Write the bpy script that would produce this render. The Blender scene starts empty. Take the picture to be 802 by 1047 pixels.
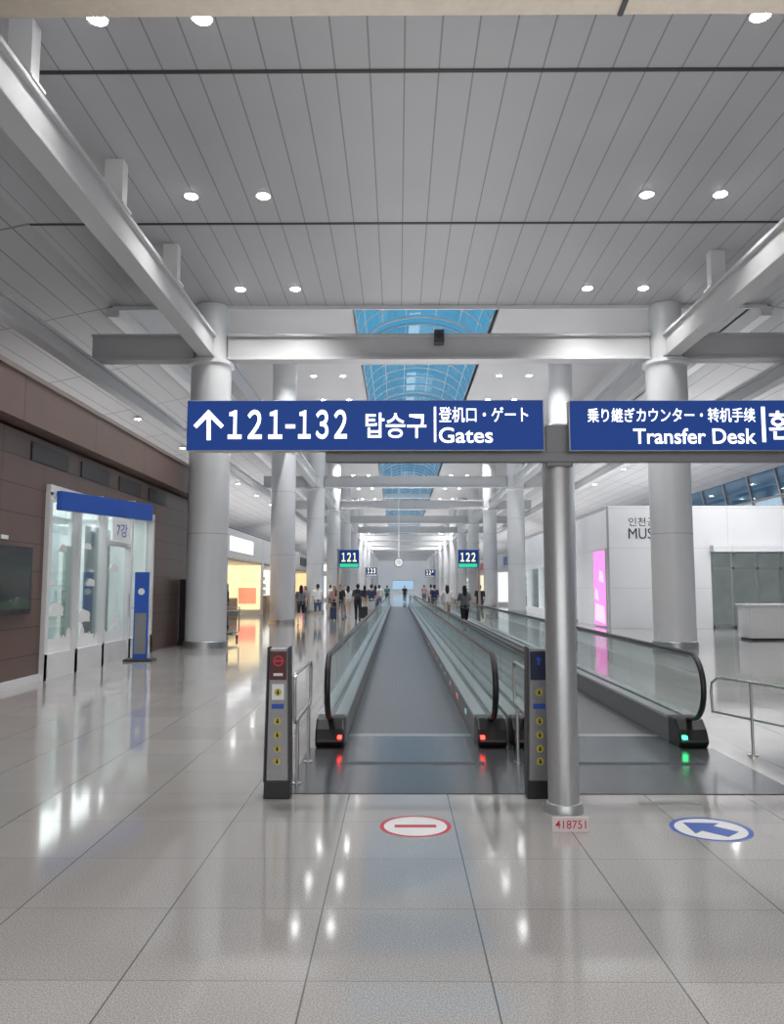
import bpy, bmesh, math, random
from mathutils import Vector, Matrix
random.seed(7)
PI=math.pi
C=bpy.context.scene.collection
sc=bpy.context.scene
# ---------------------------------------------------------------- camera
F=800.0; H=1.55
TH=math.atan(76.5/F); PSI=math.atan(6/F)
cam=bpy.data.cameras.new('camera'); cam.sensor_fit='VERTICAL'; cam.sensor_height=36; cam.sensor_width=36*802/1047
cam.lens=F/1047*36; cam.clip_end=500
co=bpy.data.objects.new('camera',cam); C.objects.link(co)
co.location=(0,0,H); co.rotation_euler=(PI/2+TH,0,PSI)
sc.camera=co
RM=Matrix.Rotation(PSI,3,'Z')@Matrix.Rotation(PI/2+TH,3,'X')
def ray(px,py): return RM@Vector(((px-401)/F,-(py-523.5)/F,-1))
def at(px,py,Y):
    d=ray(px,py); t=Y/d.y; return Vector((d.x*t,Y,H+d.z*t))
def G(px,py):
    d=ray(px,py); t=-H/d.z; return Vector((d.x*t,d.y*t,0))
def gx(px,Y): return at(px,620,Y).x
# ---------------------------------------------------------------- materials
def nt(name):
    m=bpy.data.materials.new(name); m.use_nodes=True
    n=m.node_tree.nodes; l=m.node_tree.links
    return m,n,l,n['Principled BSDF']
def mat(name,col,rough=.5,metal=0,em=0,emc=None,var=.06,scale=8,bump=0,spec=.5,aniso=0):
    m,n,l,b=nt(name)
    g=n.new('ShaderNodeNewGeometry')
    t=n.new('ShaderNodeTexNoise'); t.inputs['Scale'].default_value=scale; t.inputs['Detail'].default_value=3
    l.new(g.outputs['Position'],t.inputs['Vector'])
    r=n.new('ShaderNodeMix'); r.data_type='RGBA'
    c=list(col)
    r.inputs[6].default_value=tuple(max(0,x*(1-var)) for x in c)+(1,)
    r.inputs[7].default_value=tuple(min(1,x*(1+var)) for x in c)+(1,)
    l.new(t.outputs['Fac'],r.inputs[0]); l.new(r.outputs[2],b.inputs['Base Color'])
    b.inputs['Roughness'].default_value=rough; b.inputs['Metallic'].default_value=metal
    b.inputs['Specular IOR Level'].default_value=spec
    if em:
        b.inputs['Emission Strength'].default_value=em
        if emc: b.inputs['Emission Color'].default_value=tuple(emc)+(1,)
        else: l.new(r.outputs[2],b.inputs['Emission Color'])
    return m
def math_n(n,l,op,a,b=None,c=None):
    x=n.new('ShaderNodeMath'); x.operation=op
    for i,v in enumerate((a,b,c)):
        if v is None: continue
        if isinstance(v,(int,float)): x.inputs[i].default_value=v
        else: l.new(v,x.inputs[i])
    return x.outputs[0]
def lines(n,l,sock,period,off,half):   # 1 on a joint line
    f=math_n(n,l,'SUBTRACT',sock,off); f=math_n(n,l,'DIVIDE',f,period); f=math_n(n,l,'ADD',f,.5)
    f=math_n(n,l,'FRACT',f); f=math_n(n,l,'SUBTRACT',f,.5); f=math_n(n,l,'ABSOLUTE',f)
    return math_n(n,l,'LESS_THAN',f,half/period)
def lined(name,col,linecol,specs,rough=.5,metal=0,noise=.06,nscale=3,speck=0,rvar=0,em=0,spec=.5):
    """specs: list of (axis, period, offset, halfwidth, strength)"""
    m,n,l,b=nt(name)
    g=n.new('ShaderNodeNewGeometry'); s=n.new('ShaderNodeSeparateXYZ'); l.new(g.outputs['Position'],s.inputs[0])
    k=None
    for sp_ in specs:
        ax,p,o,h=sp_[:4]
        q=lines(n,l,s.outputs[ax],p,o,h)
        if len(sp_)>4: q=math_n(n,l,'MULTIPLY',q,sp_[4])
        k=q if k is None else math_n(n,l,'MAXIMUM',k,q)
    t=n.new('ShaderNodeTexNoise'); t.inputs['Scale'].default_value=nscale; l.new(g.outputs['Position'],t.inputs['Vector'])
    r=n.new('ShaderNodeMix'); r.data_type='RGBA'
    r.inputs[6].default_value=tuple(x*(1-noise) for x in col)+(1,); r.inputs[7].default_value=tuple(x*(1+noise) for x in col)+(1,)
    l.new(t.outputs['Fac'],r.inputs[0]); base=r.outputs[2]
    if speck:
        t2=n.new('ShaderNodeTexNoise'); t2.inputs['Scale'].default_value=150; t2.inputs['Detail'].default_value=5; l.new(g.outputs['Position'],t2.inputs['Vector'])
        cr=n.new('ShaderNodeValToRGB'); cr.color_ramp.elements[0].position=.36; cr.color_ramp.elements[1].position=.64
        cr.color_ramp.elements[0].color=(1-speck,)*3+(1,); cr.color_ramp.elements[1].color=(1+speck*.4,)*3+(1,)
        l.new(t2.outputs['Fac'],cr.inputs[0])
        mm=n.new('ShaderNodeMix'); mm.data_type='RGBA'; mm.blend_type='MULTIPLY'; mm.inputs[0].default_value=1
        l.new(base,mm.inputs[6]); l.new(cr.outputs[0],mm.inputs[7]); base=mm.outputs[2]
        fx=math_n(n,l,'FLOOR',math_n(n,l,'DIVIDE',math_n(n,l,'SUBTRACT',s.outputs[0],specs[0][2]),specs[0][1]))
        fy=math_n(n,l,'FLOOR',math_n(n,l,'DIVIDE',math_n(n,l,'SUBTRACT',s.outputs[1],specs[1][2]),specs[1][1]))
        cb=n.new('ShaderNodeCombineXYZ'); l.new(fx,cb.inputs[0]); l.new(fy,cb.inputs[1])
        wn=n.new('ShaderNodeTexWhiteNoise'); l.new(cb.outputs[0],wn.inputs['Vector'])
        v=math_n(n,l,'MULTIPLY_ADD',wn.outputs['Value'],.12,.94)
        vm=n.new('ShaderNodeVectorMath'); vm.operation='SCALE'; l.new(base,vm.inputs[0]); l.new(v,vm.inputs['Scale']); base=vm.outputs[0]
    r2=n.new('ShaderNodeMix'); r2.data_type='RGBA'; l.new(k,r2.inputs[0]); l.new(base,r2.inputs[6]); r2.inputs[7].default_value=tuple(linecol)+(1,)
    l.new(r2.outputs[2],b.inputs['Base Color'])
    b.inputs['Roughness'].default_value=rough; b.inputs['Metallic'].default_value=metal
    b.inputs['Specular IOR Level'].default_value=spec
    if rvar: l.new(math_n(n,l,'MULTIPLY_ADD',t.outputs['Fac'],rvar,rough),b.inputs['Roughness'])
    if em: l.new(r2.outputs[2],b.inputs['Emission Color']); b.inputs['Emission Strength'].default_value=em
    return m
def glass(name,tint,gl=.08,rough=.03,k=.6):
    m=bpy.data.materials.new(name); m.use_nodes=True; n=m.node_tree.nodes; l=m.node_tree.links; n.clear()
    o=n.new('ShaderNodeOutputMaterial'); mx=n.new('ShaderNodeMixShader'); tr=n.new('ShaderNodeBsdfTransparent'); gs=n.new('ShaderNodeBsdfGlossy')
    lw=n.new('ShaderNodeLayerWeight'); lw.inputs[0].default_value=.35
    t=n.new('ShaderNodeTexNoise'); t.inputs['Scale'].default_value=2
    mc=n.new('ShaderNodeMix'); mc.data_type='RGBA'; mc.inputs[6].default_value=tuple(x*.97 for x in tint)+(1,); mc.inputs[7].default_value=tuple(tint)+(1,)
    l.new(t.outputs['Fac'],mc.inputs[0]); l.new(mc.outputs[2],tr.inputs[0])
    gs.inputs['Roughness'].default_value=rough; gs.inputs['Color'].default_value=(.9,.95,.95,1)
    f=math_n(n,l,'MULTIPLY_ADD',lw.outputs['Fresnel'],k,gl)
    l.new(f,mx.inputs[0]); l.new(tr.outputs[0],mx.inputs[1]); l.new(gs.outputs[0],mx.inputs[2]); l.new(mx.outputs[0],o.inputs[0])
    return m
M={}
M['floor']=lined('granite_floor',(.44,.425,.415),(.14,.135,.13),[(0,.735,.37,.0035),(1,.7,3.95,.003,.55)],rough=.05,speck=.38,rvar=.05,nscale=1.2,spec=.85)
M['ceil']=lined('ceiling_panels',(.39,.39,.405),(.20,.20,.21),[(0,.5,.1,.012)],rough=.45,nscale=.6)
M['ceil2']=mat('ceiling_plain',(.54,.54,.555),.6,scale=.5)
M['slope']=lined('ceiling_slope_panels',(.36,.36,.375),(.17,.17,.18),[(0,.62,.1,.018),(1,4.78,1.1,.04)],rough=.5,nscale=.6)
M['groove']=mat('groove_black',(.03,.03,.032),.6)
M['white']=mat('painted_white',(.68,.68,.69),.35,scale=2)
M['pillar']=mat('pillar_enamel',(.58,.59,.605),.28,scale=1.2)
M['beam']=mat('beam_paint',(.45,.455,.465),.6,scale=1,spec=.3)
M['wallw']=lined('white_wall_panels_selflit',(.82,.83,.85),(.5,.5,.52),[(1,2.0,.5,.008),(2,1.5,.0,.006)],rough=.4,nscale=1,em=.2)  # emission put in to lighten the dim museum side wall
M['wallw2']=lined('white_wall_panels_front',(.82,.83,.85),(.55,.55,.57),[(0,2.24,7.95,.008),(2,1.5,.0,.006)],rough=.4,nscale=1)
M['brown']=lined('brown_wall_panels',(.118,.072,.058),(.03,.018,.015),[(1,1.4,.4,.008),(2,.45,.0,.008)],rough=.35,nscale=1.5,noise=.14)
M['brown2']=lined('brown_fascia_panels',(.16,.105,.088),(.045,.03,.027),[(1,2.8,.4,.01)],rough=.4,nscale=1.5,noise=.12)
M['brown3']=mat('brown_cap_trim',(.24,.19,.165),.4)
M['dark']=mat('dark_grey',(.05,.05,.055),.5)
M['darker']=mat('near_black',(.012,.012,.014),.35)
M['grey']=mat('mid_grey',(.22,.22,.23),.5)
M['lgrey']=mat('support_grey',(.16,.165,.175),.4)
M['outer']=mat('outer_wall_grey',(.26,.27,.29),.6,scale=.5)
M['farw']=mat('far_wall_glow',(.58,.63,.68),.6,scale=.2,em=.4)  # glow put into the end wall to brighten the far hall
M['tan']=mat('beige_stone_soffit',(.42,.365,.30),.5,scale=20,var=.15)
M['steel']=mat('brushed_steel',(.62,.63,.63),.28,1,scale=40,var=.1)
M['post']=mat('satin_post_steel',(.54,.55,.56),.42,.7,scale=40,var=.08)
M['steel2']=mat('satin_steel',(.48,.49,.49),.38,1,scale=30,var=.1)
M['body']=mat('pedestal_body',(.30,.30,.31),.38,.8,scale=30,var=.1)
M['skirt']=mat('skirt_steel',(.22,.225,.23),.35,.7,scale=10,var=.1)
M['rubber']=mat('black_rubber',(.01,.01,.011),.35)
M['belt']=lined('belt_pallets',(.21,.21,.215),(.11,.11,.115),[(0,.022,.0,.005),(1,.4,.0,.006)],rough=.36,metal=.4,nscale=2)
M['plate']=lined('landing_plate_metal',(.17,.195,.22),(.09,.10,.11),[(0,.03,.0,.005),(1,.42,.1,.006)],rough=.22,metal=.6,nscale=3)
M['mat']=lined('entry_plate_dark',(.10,.105,.115),(.05,.05,.055),[(0,.735,.37,.005),(1,.6,6.05,.006)],rough=.2,metal=.3,nscale=4,noise=.15)
M['bglass']=glass('balustrade_glass',(.95,.98,.97),.05,k=.4)
M['sglass']=glass('shop_glass',(.93,.96,.955),.04,k=.4)
M['wglass']=glass('tinted_window_glass',(.45,.6,.7),.06)
M['skyglass']=glass('skylight_glass',(.97,.99,1),.01,k=.15)
M['blue']=mat('lightbox_blue',(.003,.010,.06),.55,em=1,emc=(.009,.040,.19),var=.04,spec=.2)
M['ltr']=mat('lit_lettering_white',(.9,.9,.9),.4,em=1.5,emc=(.95,.97,1))
M['yel']=mat('lit_lettering_yellow',(.9,.85,.5),.4,em=1.2,emc=(1,.92,.5))
M['lamp']=mat('downlight_lens',(1,1,1),.4,em=50,emc=(1,.98,.95))
M['red']=mat('red_print',(.55,.03,.05),.35)
M['dred']=mat('dark_red_panel',(.09,.02,.022),.35)
M['pblue']=mat('blue_print',(.03,.09,.42),.35)
M['navy']=mat('navy_panel',(.02,.025,.06),.3)
M['pwhite']=mat('white_print',(.8,.8,.8),.4)
M['clock']=mat('clock_face',(.75,.75,.75),.4,em=.5)
M['pyel']=mat('yellow_print',(.55,.46,.08),.4)
M['redl']=mat('red_indicator',(.8,.02,.02),.4,em=9,emc=(1,.03,.02))
M['grnl']=mat('green_indicator',(.02,.8,.2),.4,em=9,emc=(.03,1,.25))
M['gstrip']=mat('green_strip',(.02,.5,.25),.4,em=1,emc=(.03,.55,.3))
M['mag']=mat('magenta_screen',(.8,.1,.6),.3,em=1.4,emc=(1,.22,.68),var=.3,scale=1.5)
M['magl']=mat('pale_pink_screen',(.9,.5,.8),.3,em=1.2,emc=(1,.5,.82),var=.3,scale=1.5)
M['hblue']=mat('header_blue',(.015,.07,.34),.35,em=.15)
M['teal']=mat('kiosk_wall_glow',(.72,.77,.77),.5,em=.32,var=.2,scale=1.5)  # emission put into the kiosk walls so the interior looks lit
M['wood']=mat('light_wood',(.4,.25,.14),.5)
M['screen']=mat('tv_picture',(.008,.010,.011),.12,var=.3,scale=3)
M['land']=mat('tv_landscape',(.03,.05,.04),.15,em=.3,var=.6,scale=4)
M['pink']=mat('pink_label',(.75,.66,.66),.4)
def sm(name,col,em): return mat(name,col,.5,em=em,var=.25,scale=2)
# ---------------------------------------------------------------- mesh builder
def worigin(o):
    v=Vector((0,0,0))
    while o is not None: v+=o.location; o=o.parent
    return v
class MB:
    def __init__(s): s.bm=bmesh.new()
    def face(s,pts):
        return s.bm.faces.new([s.bm.verts.new(p) for p in pts])
    def box(s,x0,x1,y0,y1,z0,z1):
        v=[s.bm.verts.new((x,y,z)) for x in (x0,x1) for y in (y0,y1) for z in (z0,z1)]
        for f in ((0,1,3,2),(4,6,7,5),(0,4,5,1),(2,3,7,6),(0,2,6,4),(1,5,7,3)): s.bm.faces.new([v[i] for i in f])
        return s
    def prism(s,pts,ext):
        ext=Vector(ext); a=[s.bm.verts.new(p) for p in pts]; b=[s.bm.verts.new(Vector(p)+ext) for p in pts]; n=len(pts)
        s.bm.faces.new(a[::-1]); s.bm.faces.new(b)
        for i in range(n): s.bm.faces.new((a[i],a[(i+1)%n],b[(i+1)%n],b[i]))
        return s
    def tube(s,path,r,n=10,closed=False,sq=1.0):
        path=[Vector(p) for p in path]; rs=r if isinstance(r,(list,tuple)) else [r]*len(path)
        rings=[]; N=len(path); prev=None
        for i,p in enumerate(path):
            if closed: t=(path[(i+1)%N]-path[i-1]).normalized()
            elif i==0: t=(path[1]-p).normalized()
            elif i==N-1: t=(p-path[-2]).normalized()
            else: t=((path[i+1]-p).normalized()+(p-path[i-1]).normalized()).normalized()
            if prev is None:
                a=Vector((1,0,0)) if abs(t.x)<.9 else Vector((0,1,0))
            else: a=prev
            u=(a-t*a.dot(t)).normalized(); w=t.cross(u); prev=u
            rings.append([s.bm.verts.new(p+(u*math.cos(k*2*PI/n)*sq+w*math.sin(k*2*PI/n))*rs[i]) for k in range(n)])
        R=range(N) if closed else range(N-1)
        for i in R:
            A=rings[i];B=rings[(i+1)%N]
            for k in range(n): s.bm.faces.new((A[k],A[(k+1)%n],B[(k+1)%n],B[k]))
        if not closed: s.bm.faces.new(rings[0][::-1]); s.bm.faces.new(rings[-1])
        return s
    def cyl(s,p0,p1,r0,r1=None,n=20): return s.tube([p0,p1],[r0,r0 if r1 is None else r1],n)
    def lathe(s,c,prof,n=40):
        rings=[]
        for r,z in prof: rings.append([s.bm.verts.new((c[0]+r*math.cos(k*2*PI/n),c[1]+r*math.sin(k*2*PI/n),c[2]+z)) for k in range(n)])
        for A,B in zip(rings,rings[1:]):
            for k in range(n): s.bm.faces.new((A[k],A[(k+1)%n],B[(k+1)%n],B[k]))
        s.bm.faces.new(rings[0][::-1]); s.bm.faces.new(rings[-1]); return s
    def ball(s,c,r,seg=12):
        if not isinstance(r,(tuple,list)): r=(r,r,r)
        mt=Matrix.Translation(c)@Matrix.Diagonal((r[0],r[1],r[2],1))
        bmesh.ops.create_uvsphere(s.bm,u_segments=seg,v_segments=max(6,seg//2+2),radius=1,matrix=mt); return s
    def caps(s,p0,p1,r0,r1,n=12):
        s.cyl(p0,p1,r0,r1,n); s.ball(p0,r0,n); s.ball(p1,r1,n); return s
    def disc(s,c,r,z=.002,n=32,ry=None):
        ry=ry or r
        s.prism([(c[0]+r*math.cos(k*2*PI/n),c[1]+ry*math.sin(k*2*PI/n),c[2]) for k in range(n)],(0,0,z)); return s
    def build(s,name,m,parent=None,smooth=False,bevel=0,recalc=True):
        if recalc: bmesh.ops.recalc_face_normals(s.bm,faces=s.bm.faces)
        me=bpy.data.meshes.new(name)
        if smooth:
            for f in s.bm.faces: f.smooth=True
            for e in s.bm.edges:
                if len(e.link_faces)==2 and e.calc_face_angle(0)>.65: e.smooth=False
        if parent is not None: off=worigin(parent)
        else:
            xs=[v.co for v in s.bm.verts]
            off=Vector(((min(v.x for v in xs)+max(v.x for v in xs))/2,(min(v.y for v in xs)+max(v.y for v in xs))/2,min(v.z for v in xs)))
        for v in s.bm.verts: v.co-=off
        s.bm.to_mesh(me); s.bm.free()
        o=bpy.data.objects.new(name,me); C.objects.link(o)
        if isinstance(m,str): m=M[m]
        me.materials.append(m)
        if parent is not None: o.parent=parent
        else: o.location=off
        if bevel:
            b=o.modifiers.new('bevel','BEVEL'); b.width=bevel; b.segments=2; b.limit_method='ANGLE'
        return o
def tag(o,label,cat,group=None):
    o['label']=label; o['category']=cat
    if group: o['group']=group
    return o
def thing(name,label,cat,loc,group=None):
    o=bpy.data.objects.new(name,None); C.objects.link(o); o.location=loc; o.empty_display_size=.1
    return tag(o,label,cat,group)
def struct(o): o['kind']='structure'; return o
def dup(o,loc=None,parent=None,label=None):
    c=o.copy(); C.objects.link(c)
    if parent is not None: c.parent=parent
    if loc is not None: c.location=loc
    if label: c['label']=label
    for ch in list(o.children): dup(ch,parent=c)
    return c
def text(body,name,m,parent,org,U,V,off=.0,depth=0,sp=1.0):
    """lettering fitted in the parallelogram org,U,V"""
    cu=bpy.data.curves.new('lettering','FONT'); cu.body=body; cu.size=1; cu.offset=off; cu.resolution_u=4; cu.space_character=sp
    t=bpy.data.objects.new('lettering',cu); C.objects.link(t)
    dg=bpy.context.evaluated_depsgraph_get(); me=bpy.data.meshes.new_from_object(t.evaluated_get(dg))
    bpy.data.objects.remove(t)
    if not me.vertices: return None
    x0=min(v.co.x for v in me.vertices);x1=max(v.co.x for v in me.vertices);y0=min(v.co.y for v in me.vertices);y1=max(v.co.y for v in me.vertices)
    org=Vector(org);U=Vector(U);V=Vector(V); o0=worigin(parent)
    nrm=U.cross(V).normalized()
    for v in me.vertices: v.co=org+U*((v.co.x-x0)/(x1-x0))+V*((v.co.y-y0)/(y1-y0))+nrm*.004-o0
    me.materials.clear(); me.materials.append(M[m] if isinstance(m,str) else m); me.name=name
    o=bpy.data.objects.new(name,me); C.objects.link(o); o.parent=parent
    return o
ORD=['first','second','third','fourth','fifth','sixth','seventh','eighth','ninth','tenth','eleventh','twelfth','thirteenth']
CX=1.05; PLX=-4.95; PRX=7.1; PY=[20.3+13.3*k for k in range(13)]
EY=200; ZC=11.4; SX0,SX1=-1.57,3.58
# ---------------------------------------------------------------- setting
struct(MB().box(-16,18,-12,EY,-.2,0).build('floor','floor'))
struct(MB().box(-7.6,9.8,-12,20.2,9.0,9.3).build('ceiling','ceil'))
g=MB()
for y in (1.12,5.9,10.68,15.46): g.box(-7.6,9.8,y-.035,y+.035,8.985,8.999)
struct(g.build('trim_1','groove'))
struct(MB().box(-7.6,9.8,20.2,20.26,8.9,ZC+.2).build('trim_2','white'))
struct(MB().box(-7.6,SX0,20.26,EY,ZC,ZC+.2).build('ceiling','ceil2'))
struct(MB().box(SX1,9.8,20.26,EY,ZC,ZC+.2).build('ceiling','ceil2'))
c=MB()
for y in PY: c.box(SX0,SX1,y-.45,y+.45,ZC,ZC+.2)
c.box(SX0,SX1,PY[-1]+.45,EY,ZC,ZC+.2)
struct(c.build('ceiling','ceil2'))
struct(MB().box(-7.7,-7.6,20.26,EY,9.0,ZC+.2).build('wall_left','white'))
struct(MB().box(9.8,9.9,20.26,EY,9.0,ZC+.2).build('wall_right','white'))
struct(MB().box(-7.75,-7.45,20.26,EY,8.72,9.12).build('trim_8','white'))
struct(MB().box(9.65,9.95,20.26,EY,8.72,9.12).build('trim_9','white'))
struct(MB().prism([(-7.6,-12,9.0),(-16,-12,7.2),(-16,-12,7.4),(-7.6,-12,9.3)],(0,EY+12,0)).build('ceiling','slope'))
struct(MB().prism([(9.8,-12,9.0),(18,-12,7.2),(18,-12,7.4),(9.8,-12,9.3)],(0,EY+12,0)).build('ceiling','slope'))
struct(MB().box(-16.2,-16,-12,EY,0,4.4).build('wall_left','outer'))
struct(MB().box(18,18.2,-12,EY,0,4.4).build('wall_right','outer'))
struct(MB().box(-16,18,-12.2,-12,0,9.3).build('sky_block_wall','outer'))  # unseen wall added behind the camera to keep blue sky light out
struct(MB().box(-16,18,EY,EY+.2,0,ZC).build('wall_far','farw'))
for i,(x,nm) in enumerate(((-16.05,'window_1'),(18.05,'window_2'))):
    w=struct(MB().box(x-.02,x+.02,-12,EY,4.4,7.3).build(nm,'wglass'))
    fr=MB()
    for k in range(70):
        y=-12+3*k; fr.prism([(x-.06,y,4.4),(x+.06,y,4.4),(x+.06,y+1.2,7.3),(x-.06,y+1.2,7.3)],(0,.12,0))
    fr.box(x-.05,x+.05,-12,EY,5.8,5.9)
    fr.build('window_frame','grey',w)
struct(MB().box(-8,9.5,1.6,3.5,4.27,4.75).build('trim_3','tan'))
struct(MB().box(1.05,1.075,1.6,3.502,4.262,4.75).build('trim_4','groove'))
# skylight bays
def sky_bay():
    y0=PY[0]+.45; y1=PY[1]-.45
    cx=(SX0+SX1)/2; hw=(SX1-SX0)/2
    def arc(t): return (cx-hw*math.cos(t*PI), ZC+.4+1.5*math.sin(t*PI))
    b=MB(); n=16
    for i in range(n):
        a=arc(i/n); c_=arc((i+1)/n)
        b.face([(a[0],y0,a[1]),(a[0],y1,a[1]),(c_[0],y1,c_[1]),(c_[0],y0,c_[1])])
    w=struct(b.build('window_3','skyglass',smooth=True))
    kb=MB(); kb.box(SX0-.06,SX0,y0,y1,ZC,ZC+.43); kb.box(SX1,SX1+.06,y0,y1,ZC,ZC+.43)
    kb.build('kerb','white',w)
    for y in (y0,y1): 
        e=MB(); e.prism([(arc(i/n)[0],y,arc(i/n)[1]) for i in range(n+1)],(0,.03,0)); e.build('end_pane','skyglass',w)
        MB().tube([(arc(i/n)[0],y,arc(i/n)[1]-.03) for i in range(n+1)],.06,6).build('rib','white',w,smooth=True)
        MB().box(SX0,SX1,y-.05,y+.05,ZC,ZC+.43).build('cross_kerb','white',w)
    for j in range(1,7):
        y=y0+(y1-y0)*j/7
        MB().tube([(arc(i/n)[0],y,arc(i/n)[1]-.03) for i in range(n+1)],.032,6).build('rib','white',w,smooth=True)
    for t in (.14,.28,.42,.58,.72,.86):
        a=arc(t); MB().cyl((a[0],y0,a[1]-.03),(a[0],y1,a[1]-.03),.020,n=6).build('purlin','white',w,smooth=True)
    return w
w0=sky_bay()
for k in range(1,12):
    c_=dup(w0,w0.location+Vector((0,13.3*k,0))); c_.name='window_%d'%(k+3)
# ---------------------------------------------------------------- pillars and beams
def pillar(x,y,lab,grp,first):
    t=thing('pillar',lab,'pillar',(x,y,0),grp)
    MB().lathe((x,y,0),[(.525,.18),(.525,7.3)],48).build('shaft','pillar',t,smooth=True)
    MB().lathe((x,y,0),[(.56,0),(.56,.16),(.535,.18)],48).build('base_ring','steel2',t,smooth=True)
    if first: MB().lathe((x,y,0),[(.525,7.3),(.60,7.36),(.60,7.46),(.43,7.5),(.43,8.99)],40).build('capital','pillar',t,smooth=True)
    else: MB().lathe((x,y,0),[(.525,7.3),(.58,7.36),(.58,7.46),(.52,7.5),(.52,ZC-.01)],40).build('capital','pillar',t,smooth=True)
    j=MB()
    for z in (2.9,5.6): j.lathe((x,y,0),[(.5265,z),(.5265,z+.012)],48)
    j.build('joint_ring','grey',t)
    return t
for x,sd in ((PLX,'left'),(PRX,'right')):
    for i,y in enumerate(PY):
        lab='white round pillar, %s from the viewer in the %s row'%(ORD[i],sd)
        if i<2: pp_=pillar(x,y,lab,'white round pillars',i==0)
        else: dup(pp_,(x,y,0),label=lab)
def ibeam_x(x0,x1,y,z0,z1,w=.22):
    m=MB(); m.box(x0,x1,y-w*.6,y+w*.6,z0+.06,z1-.06); m.box(x0,x1,y-w,y+w,z1-.07,z1); m.box(x0,x1,y-w,y+w,z0,z0+.07); return m
for i,y in enumerate(PY):
    if i==0: lab='nearest pale grey crossbeam spanning the hall above the blue signs'
    else: lab='pale grey crossbeam over the walkways, %s from the viewer'%ORD[i]
    if i<2:
        cb=thing('crossbeam',lab,'beam',(CX,y,7.5),'crossbeams over the hall')
        r=.44 if i==0 else .53
        for a,b in ((-8.1,PLX-r),(PLX+r,PRX-r),(PRX+r,10.3)): ibeam_x(a,b,y,7.5,8.2).build('span','beam',cb,bevel=.01)
    else: dup(cb,(CX,y,7.5),label=lab)
def lbeam(x,lab,z0,z1,w,y0=-6,hang=()):
    t=thing('roof_beam',lab,'beam',(x,y0,z0),'long roof beams')
    m=MB(); m.box(x-w*.6,x+w*.6,y0,190,z0+.06,z1-.06); m.box(x-w,x+w,y0,190,z1-.08,z1); m.box(x-w,x+w,y0,190,z0,z0+.08)
    m.build('girder','beam',t,bevel=.01)
    for y in hang:
        m=MB(); m.box(x-.16,x+.16,y-.12,y+.12,z1,8.995); m.box(x-.22,x+.22,y-.2,y+.2,z1,z1+.04)
        m.build('hanger','white',t)
lbeam(PLX,'long white steel beam running over the left pillar row',7.48,8.13,.20,hang=(9.7,13.1,16.5))
lbeam(PRX,'long white steel beam running over the right pillar row',7.48,8.13,.20,hang=(9.7,13.1,16.9))
lbeam(-8.1,'outer white steel beam high above the brown wall on the left',7.05,7.5,.16)
lbeam(10.3,'outer white steel beam high above the museum on the right',7.05,7.5,.16)
p=at(449,345,20.0)
t=thing('ceiling_speaker','small black speaker box fixed to the nearest crossbeam','speaker',(p.x,20.06,p.z-.2))
MB().box(p.x-.13,p.x+.13,19.82,20.07,p.z-.2,p.z+.16).build('cabinet','dark',t,bevel=.01); MB().cyl((p.x,19.83,p.z),(p.x,19.81,p.z),.09).build('grille','darker',t)
# ---------------------------------------------------------------- downlights
def downlight(x,y,z,lab):
    t=thing('downlight',lab,'ceiling light',(x,y,z),'recessed ceiling downlights')
    MB().lathe((x,y,z),[(.145,-.015),(.145,.0)],28).build('trim_ring','white',t,smooth=True)
    MB().lathe((x,y,z),[(.115,-.025),(.115,-.016)],28).build('lens','lamp',t,smooth=True)
    return t
proto=None
side=['outer left','inner left','inner right','outer right']
def spot(x,y,z,e,ang=2.2,col=(1,.985,.965)):
    l=bpy.data.lights.new('spot','SPOT'); l.energy=e; l.spot_size=ang; l.spot_blend=.8; l.shadow_soft_size=.12; l.color=col
    o=bpy.data.objects.new('downlight_lamp',l); C.objects.link(o); o.location=(x,y,z-.06)
DX=(-3.95,-2.57,4.75,6.15)
rows=[(y,9.0) for y in (9.6,14.3,19.0)]+[(y,ZC) for y in (31.2,35.9,40.6,45.3,50,54.7,59.4,68.8,78.2,87.6)]
for i,(y,z) in enumerate(rows):
    for j,x in enumerate(DX):
        lab='round recessed downlight, %s one in the %s row from the viewer'%(side[j],ORD[i])
        if proto is None: proto=downlight(x,y,z,lab)
        else: dup(proto,(x,y,z),label=lab)
        if i<3: spot(x,y,z,240 if j in (0,3) else 560)
        elif j in (0,3) and i%2: spot(x,y,z,1900)
for (y) in (4.9,-1,-7):
    for x in (-3.0,4.9): spot(x,y,9,520)
for y in (97,110,125,140,155,170,185):
    for x in (-3.9,6.1): spot(x,y,ZC,3200)
for i in range(6):
    y=31+6.65*i
    for x,z,sd in ((-10.5,8.30,'left'),(12.9,8.24,'right')):
        dup(proto,(x,y,z),label='round downlight on the %s sloping side ceiling, %s from the viewer'%(sd,ORD[i]))
        if i%2==0: spot(x,y,z-.05,900)
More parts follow.
